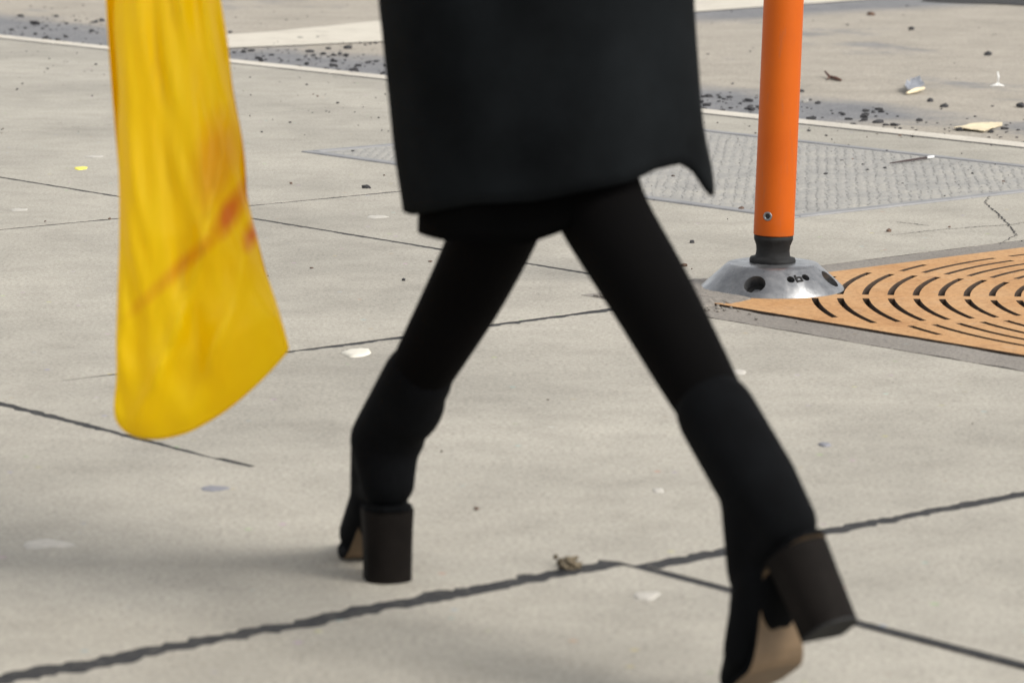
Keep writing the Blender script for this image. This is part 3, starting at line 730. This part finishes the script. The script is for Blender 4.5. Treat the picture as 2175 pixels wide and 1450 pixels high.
for sh, el, wr in ((shL, elL, wrL), (shR, elR, wrR)):
    bm = bmesh.new(); capsule(bm, sh+Vector((0, 0, -.01)), .070, el, .056); capsule(bm, el, .056, el.lerp(wr, .85), .046); obj('sleeve', remesh(bm, .010, 4), 'coat', ct, True)
bm = bmesh.new()
loft(bm, [[Vector((.035+r_*math.cos(2*math.pi*i/40), 4.25+r_*.95*math.sin(2*math.pi*i/40), z)) for i in range(40)] for r_, z in ((.078, 1.425), (.083, 1.46), (.088, 1.485), (.098, 1.475), (.108, 1.44), (.112, 1.41))], False, False)
cl = obj('collar', bm, 'coat', ct, True)

# ------------------------------------------------------------------ yellow bag in the hand
bag = tag(empty('shopping_bag', atY(400, 930, BAGY)), 'bright yellow plastic shopping bag with smeared red print hanging from a hand', 'bag')
LE = [(-.02, (368, -330)), (.06, (345, -250)), (.16, (282, -120)), (.25, (238, 0)), (.42, (252, 250)), (.58, (256, 480)), (.75, (250, 690)), (.90, (246, 820)), (1.0, (246, 888))]
RE = [(-.02, (408, -330)), (.06, (425, -250)), (.16, (455, -120)), (.25, (468, 0)), (.42, (506, 240)), (.58, (532, 450)), (.75, (572, 600)), (.90, (598, 690)), (1.0, (618, 748))]
def tab2(t_, T): return (tab(t_, [(a_, p[0]) for a_, p in T]), tab(t_, [(a_, p[1]) for a_, p in T]))
def smooth_tab(t_, T):
    xs = [tab2(min(1, max(-.02, t_+d_)), T) for d_ in (-.04, -.02, 0, .02, .04)]; return sum(x[0] for x in xs)/5, sum(x[1] for x in xs)/5
bm = bmesh.new(); uvl = bm.loops.layers.uv.new('UVMap'); NT, NS = 90, 72; rings = []; uvs = {}
for k in range(NT+1):
    t_ = k/NT; lx, ly = smooth_tab(t_, LE); rx_, ry = smooth_tab(t_, RE); ring = []
    sag = 95*max(0, (t_-.72)/.28)**2
    puff = tab(t_, [(0, .012), (.1, .018), (.3, .034), (.6, .048), (.85, .040), (.96, .018), (1.0, .004)])
    for i in range(NS):
        a_ = 2*math.pi*i/NS; c_ = math.cos(a_); s_ = (1-c_)/2            # 0 left, 1 right
        px = lerp(lx, rx_, s_); py = lerp(ly, ry, s_)+sag*math.sin(math.pi*s_**.75)**.8
        p = atY(px, py, BAGY)
        side = math.sin(a_)                                             # >0 far, <0 near
        prof = math.copysign(abs(side)**.75, side)
        # creases fan out from the gathered handle
        gather = max(0, 1-t_*1.5)
        cre = .006*gather*math.sin(s_*26+3*side)+.011*noise.noise(Vector((s_*5+t_*4, t_*3.0-s_*3, side*.7)))+.010*noise.noise(Vector((s_*11-t_*9, t_*5, side+4)))
        diag = .018*math.exp(-(((s_*.9+t_*1.35)-1.42)/.045)**2)+.014*math.exp(-(((s_*.9+t_*1.35)-1.72)/.05)**2)-.012*math.exp(-((s_-.30-.25*t_)/.06)**2)+.008*math.exp(-((s_-.62-.1*t_)/.05)**2)*max(0, 1-t_)
        wob = min(1, puff/.03)
        p.y += prof*puff+(cre*wob+diag*wob*abs(side))*(1 if side > 0 else -1)
        p.x += .004*noise.noise(Vector((t_*9, s_*2, 7.7)))
        ring.append(p); 
    rings.append(ring)
vs = loft(bm, rings, False, True)
for k, row in enumerate(vs):
    for i, v in enumerate(row): uvs[v] = ((1-math.cos(2*math.pi*i/NS))/2, k/NT)
for f in bm.faces:
    for lp in f.loops: lp[uvl].uv = uvs[lp.vert]
bgo = obj('bag_body', bm, 'bag', bag, True)
# loose gusset fold standing off the left edge
bm = bmesh.new(); rings = []
for k in range(40):
    t_ = k/39; px = lerp(222, 262, t_**1.3); py = lerp(-60, 470, t_); w_ = lerp(48, 3, t_)
    rings.append([atY(px+w_*s_/6, py, BAGY+.018+.022*math.sin(s_/6*math.pi)+.004*noise.noise(Vector((t_*5, s_*.4, 2)))) for s_ in range(7)])
loft(bm, rings, False, False, False); gf = obj('gusset_fold', bm, 'bag', bag, True)
md = gf.modifiers.new('t', 'SOLIDIFY'); md.thickness = .0012; baked(gf)
# handles looped over the fingers
for q in (-1, 1):
    bm = bmesh.new(); tp = atY(388, -318, BAGY)
    pts = [tp+Vector((q*.008, q*.006, -.02)), tp+Vector((q*.012, q*.008, .02)), gripL+Vector((q*.010, q*.006, -.012)), gripL+Vector((0, 0, .012))]
    tube(bm, pts, [.010, .008, .007, .008], 10); obj('handle', bm, 'bag', bag, True)

# ------------------------------------------------------------------ small things on the ground
def blob(name, px, py, wpx, hpx, mat, label, cat, z=0.0, th=.0022, seed=0, group=None):
    """an irregular flat pat lying on the ground, its extent given in picture pixels"""
    c_ = gr(px, py, z); dx = (gr(px+wpx/2, py, z)-c_).length; dy = (gr(px, py-hpx/2, z)-c_).length
    bm = bmesh.new(); n = 22; rings = []
    for f, zz in ((1, .0003), (.93, th*.8), (.6, th)):
        rings.append([c_+Vector((dx*f*math.cos(2*math.pi*i/n)*(1+.5*noise.noise(Vector((math.cos(2*math.pi*i/n)*1.5, math.sin(2*math.pi*i/n)*1.5, seed)))), dy*f*math.sin(2*math.pi*i/n)*(1+.6*noise.noise(Vector((math.cos(2*math.pi*i/n)*1.7, math.sin(2*math.pi*i/n)*1.7, seed+5)))), zz)) for i in range(n)])
    loft(bm, rings, False, True); return tag(obj(name, bm, mat, None, True, c_), label, cat, group)
blob('gum_pat', 760, 750, 64, 15, 'gumwhite', 'bright cream scrap lying between the yellow bag and the planted leg', 'scrap', 0, .004, 1)
blob('gum_pat', 1373, 1265, 54, 20, 'gum', 'pale round gum pat between the two boots', 'gum', 0, .002, 2)
blob('gum_pat', 1562, 791, 50, 11, 'gum', 'thin pale gum smear below the post and grate corner', 'gum', 0, .002, 3)
blob('gum_pat', 96, 1157, 100, 22, 'gum', 'wide faint gum pat at the lower left edge', 'gum', 0, .0015, 4)
blob('gum_pat', 800, 461, 50, 6, 'gum', 'thin pale streak of gum left of the coat hem', 'gum', 0, .0015, 5)
blob('gum_pat', 42, 446, 42, 6, 'gum', 'small pale gum streak near the left edge above a joint', 'gum', 0, .0015, 6)
blob('gum_pat', 200, 333, 40, 4, 'gum', 'faint pale gum streak behind the yellow bag', 'gum', 0, .0015, 16)
blob('gum_pat', 1398, 1042, 26, 10, 'gum', 'tiny pale gum dot beside the lifted calf', 'gum', 0, .0015, 8)
blob('plastic_fleck', 172, 358, 26, 6, 'yellowfleck', 'tiny yellow fleck on the slab left of the bag', 'litter', 0, .0025, 7)
blob('gum_pat', 452, 1037, 56, 12, 'gumdark', 'dark grey gum smudge below the yellow bag', 'gum', 0, .0012, 9)
blob('gum_pat', 1752, 945, 30, 6, 'gumdark', 'small dark fleck on the slab below the grate', 'gum', 0, .003, 10)
# debris clump wedged in the wide joint
bm = bmesh.new(); c_ = gr(1205, 1204); rr = random.Random(2)
for i in range(30):
    p = c_+Vector((rr.gauss(0, .009), rr.gauss(0, .010), rr.uniform(-.006, .010)))
    s_ = rr.uniform(.003, .008); mt = Matrix.Translation(p) @ Matrix.Rotation(rr.uniform(0, 6), 4, (rr.random(), rr.random(), 1)) @ Matrix.Diagonal((s_*1.5, s_, s_*.6, 1))
    bmesh.ops.create_icosphere(bm, subdivisions=1, radius=1, matrix=mt)
tag(obj('debris_clump', bm, 'leaf', None, False, c_), 'brown clump of dry debris wedged in the wide slab joint', 'debris')
# torn card by the kerb
def scrap(name, pts, z, mat, label, cat, curl=.01, th=.0025, seed=0):
    base = [gr(x, y, z) for x, y in pts]; c_ = sum(base, Vector())/len(base)
    bm = bmesh.new(); fine = []
    for i in range(len(base)):
        a_, b_ = base[i], base[(i+1) % len(base)]
        for k in range(4):
            p = a_.lerp(b_, k/4); fine.append(p+Vector((rnd.uniform(-.004, .004), rnd.uniform(-.006, .006), 0)))
    def lift(p, f): return Vector((p.x, p.y, z+.002+curl*f*(.5+.5*noise.noise(p*14+Vector((seed, 0, 0))))))
    top = []
    for f, q in ((1, 1), (.6, .55), (.25, .4)): top.append([lift(c_+(p-c_)*f, q)+Vector((0, 0, th)) for p in fine])
    bot = [lift(c_+(p-c_)*1.0, 1) for p in fine]
    loft(bm, [bot]+top, True, True); return tag(obj(name, bm, mat, None, False, c_), label, cat)
scrap('torn_card', [(2024, 276), (2060, 268), (2098, 264), (2128, 265), (2126, 270), (2108, 276), (2092, 283), (2060, 280)], ROAD, 'card', 'torn cream card scrap lying in the gutter by the kerb', 'scrap', .007)
w_ = scrap('crumpled_wrapper', [(1922, 196), (1932, 183), (1952, 181), (1962, 192), (1948, 199), (1930, 202)], ROAD, 'foil', 'small crumpled grey and cream wrapper on the road', 'wrapper', .045, .004, 3)
bm = bmesh.new(); a_ = gr(1926, 203, ROAD); b_ = gr(1962, 195, ROAD)
tube(bm, [a_+Vector((0, 0, .008)), a_.lerp(b_, .5)+Vector((0, -.01, .012)), b_+Vector((0, 0, .012))], [.004, .009, .005], 8); obj('folded_edge', bm, 'card', w_)
# twig, stick, white plastic
bm = bmesh.new(); tube(bm, [gr(1752, 163, ROAD)+Vector((0, 0, .02)), gr(1762, 168, ROAD)+Vector((0, 0, .008)), gr(1775, 171, ROAD)+Vector((0, 0, .008)), gr(1786, 174, ROAD)+Vector((0, 0, .006))], [.003, .006, .007, .004], 7)
tube(bm, [gr(1764, 168, ROAD)+Vector((0, 0, .01)), gr(1757, 172, ROAD)+Vector((0, 0, .006))], [.004, .002], 6)
tag(obj('twig', bm, 'twig', None, True, gr(1768, 170, ROAD)), 'short forked brown twig on the road right of the post', 'twig')
sk = tag(empty('cigarette', gr(1930, 346, .008)), 'thin dark stick with a white end lying on the steel cover', 'stick')
a_ = gr(1890, 353)+Vector((0, 0, .008)); b_ = gr(1968, 341)+Vector((0, 0, .008)); c_ = gr(1983, 339)+Vector((0, 0, .008))
bm = bmesh.new(); tube(bm, [a_, a_.lerp(b_, .5), b_], [.0015, .0032, .0036], 8); obj('stem', bm, 'stick', sk, True)
bm = bmesh.new(); tube(bm, [b_, c_], [.0038, .0034], 8); obj('white_tip', bm, 'white', sk, True)
bm = bmesh.new(); g0 = gr(2104, 186, ROAD)+Vector((0, 0, .004)); g1 = gr(2132, 185, ROAD)+Vector((0, 0, .004)); D = (g0.y+g1.y)/2; jn = atY(2120, 176, D); tp = atY(2119, 153, D)
for pts in ([g0, g0.lerp(jn, .6)+Vector((.002, 0, -.002)), jn], [g1, g1.lerp(jn, .6)+Vector((-.002, 0, -.002)), jn], [g0, g0.lerp(g1, .5)+Vector((0, 0, .003)), g1], [jn, jn.lerp(tp, .5)+Vector((.002, 0, 0)), tp], [jn.lerp(tp, .45), jn.lerp(tp, .6)+Vector((.006, 0, 0))]):
    tube(bm, pts, .0024, 7)
tag(obj('plastic_piece', bm, 'white', None, True, g0), 'tiny white plastic piece standing on three prongs on the road', 'plastic piece')
# loose stones and asphalt crumbs
def rock(bm, p, s_, rr, flat=.6):
    mt = Matrix.Translation(p+Vector((0, 0, s_*flat*.55))) @ Matrix.Rotation(rr.uniform(0, 6.3), 4, 'Z') @ Matrix.Rotation(rr.uniform(-.3, .3), 4, 'X') @ Matrix.Diagonal((s_*rr.uniform(.8, 1.5), s_*rr.uniform(.6, 1), s_*flat, 1))
    g_ = bmesh.ops.create_icosphere(bm, subdivisions=1, radius=1, matrix=mt)
    for v in g_['verts']: v.co += Vector((rr.uniform(-1, 1), rr.uniform(-1, 1), rr.uniform(-.6, .6)))*s_*.22
STONES = [(778, 400, .010, 0, 'black asphalt lump on the slab left of the coat hem'), (858, 596, .007, 0, 'small black chip beside the planted leg'), (1574, 446, .010, 0, 'round brown pebble at the cover frame left of the post'),
          (1470, 516, .008, 0, 'dark pebble on the slab between coat and post'), (1452, 566, .009, 0, 'dark brown chip left of the post base'), (1888, 492, .008, 0, 'small reddish chip near the slab crack'),
          (1711, 218, .013, ROAD, 'pale grey stone just right of the orange post'), (1590, 216, .013, ROAD, 'black stone just left of the orange post'), (1790, 245, .011, ROAD, 'round black stone in the gutter beyond the steel cover'), (1855, 240, .010, ROAD, 'black crumb beside the gutter right of the post'),
          (1835, 257, .013, ROAD, 'flat black crumb against the kerb'), (1952, 258, .011, ROAD, 'bluish black stone in the gutter left of the torn card'), (1850, 33, .022, ROAD, 'brown lump on the dark asphalt strip near the white line'), (2098, 118, .018, ROAD, 'lone dark stone on the tan road above the white plastic'),
          (2168, 228, .018, ROAD, 'black lump on the road at the right edge'), (2006, 228, .014, ROAD, 'flat dark chip on the road below the wrapper'), (1975, 216, .014, ROAD, 'grey twisted chip just below the wrapper'), (1936, 64, .016, ROAD, 'small grey lump alone high on the tan road'),
          (75, 53, .022, ROAD, 'largest black asphalt lump in the gutter at the far left'), (740, 104, .017, ROAD, 'black lump below the painted line left of the coat')]
rr = random.Random(11)
for x, y, s_, z, lb in STONES:
    bm = bmesh.new(); p = gr(x, y, z); rock(bm, p, s_, rr)
    tag(obj('stone', bm, 'crumbbrown' if ('brown' in lb or 'red' in lb) else ('plate' if 'pale' in lb else 'crumb'), None, False, p), lb, 'stone', 'loose stones on the street')
def scatter(name, n, fn, z, mat, label, smin, smax):
    bm = bmesh.new(); k = 0
    while k < n:
        u, v, ok = fn()
        if not ok: continue
        rock(bm, uv(u, v, z), smin*(smax/smin)**(rr.random()**2.0), rr, .5); k += 1
    tag(obj(name, bm, mat), label, 'gravel', None, 'stuff')
def gutter():
    u = 7.64+abs(rr.gauss(0, .33)); v = rr.uniform(5.5, 15.5)
    d = noise.noise(Vector((u*1.3, v*.8, 3)))*.5+.5
    return u, v, rr.random() < d*1.4-.15
def far(): return rr.uniform(7.7, 13), rr.uniform(5.5, 15), True
def clump():
    u, v = rr.choice(((8.05, 9.1), (7.95, 8.6), (8.4, 12.9), (8.7, 13.2), (8.2, 11.3), (8.8, 11.2), (8.1, 10.6)))
    return u+rr.gauss(0, .20), v+rr.gauss(0, .30), True
def pave():
    u = 7.5-abs(rr.gauss(0, .9)); return u, rr.uniform(4.6, 13), u > 4.9
def pave2(): return rr.uniform(3.1, 7.5), rr.uniform(3.4, 12), True
scatter('gutter_gravel', 900, gutter, ROAD, 'crumb', 'black asphalt crumbs strewn along the gutter', .0035, .016)
scatter('gutter_gravel', 420, clump, ROAD, 'crumb', 'denser patches of black asphalt crumbs near the crossing line', .0035, .015)
scatter('road_gravel', 260, far, ROAD, 'crumb', 'sparse dark specks scattered over the tan road', .003, .009)
scatter('sidewalk_grit', 330, pave, .001, 'crumb', 'dark grit sprinkled over the kerb side of the sidewalk', .002, .007)
scatter('sidewalk_grit', 110, pave2, .001, 'crumbbrown', 'sparse reddish brown grit on the sidewalk slabs', .0018, .006)
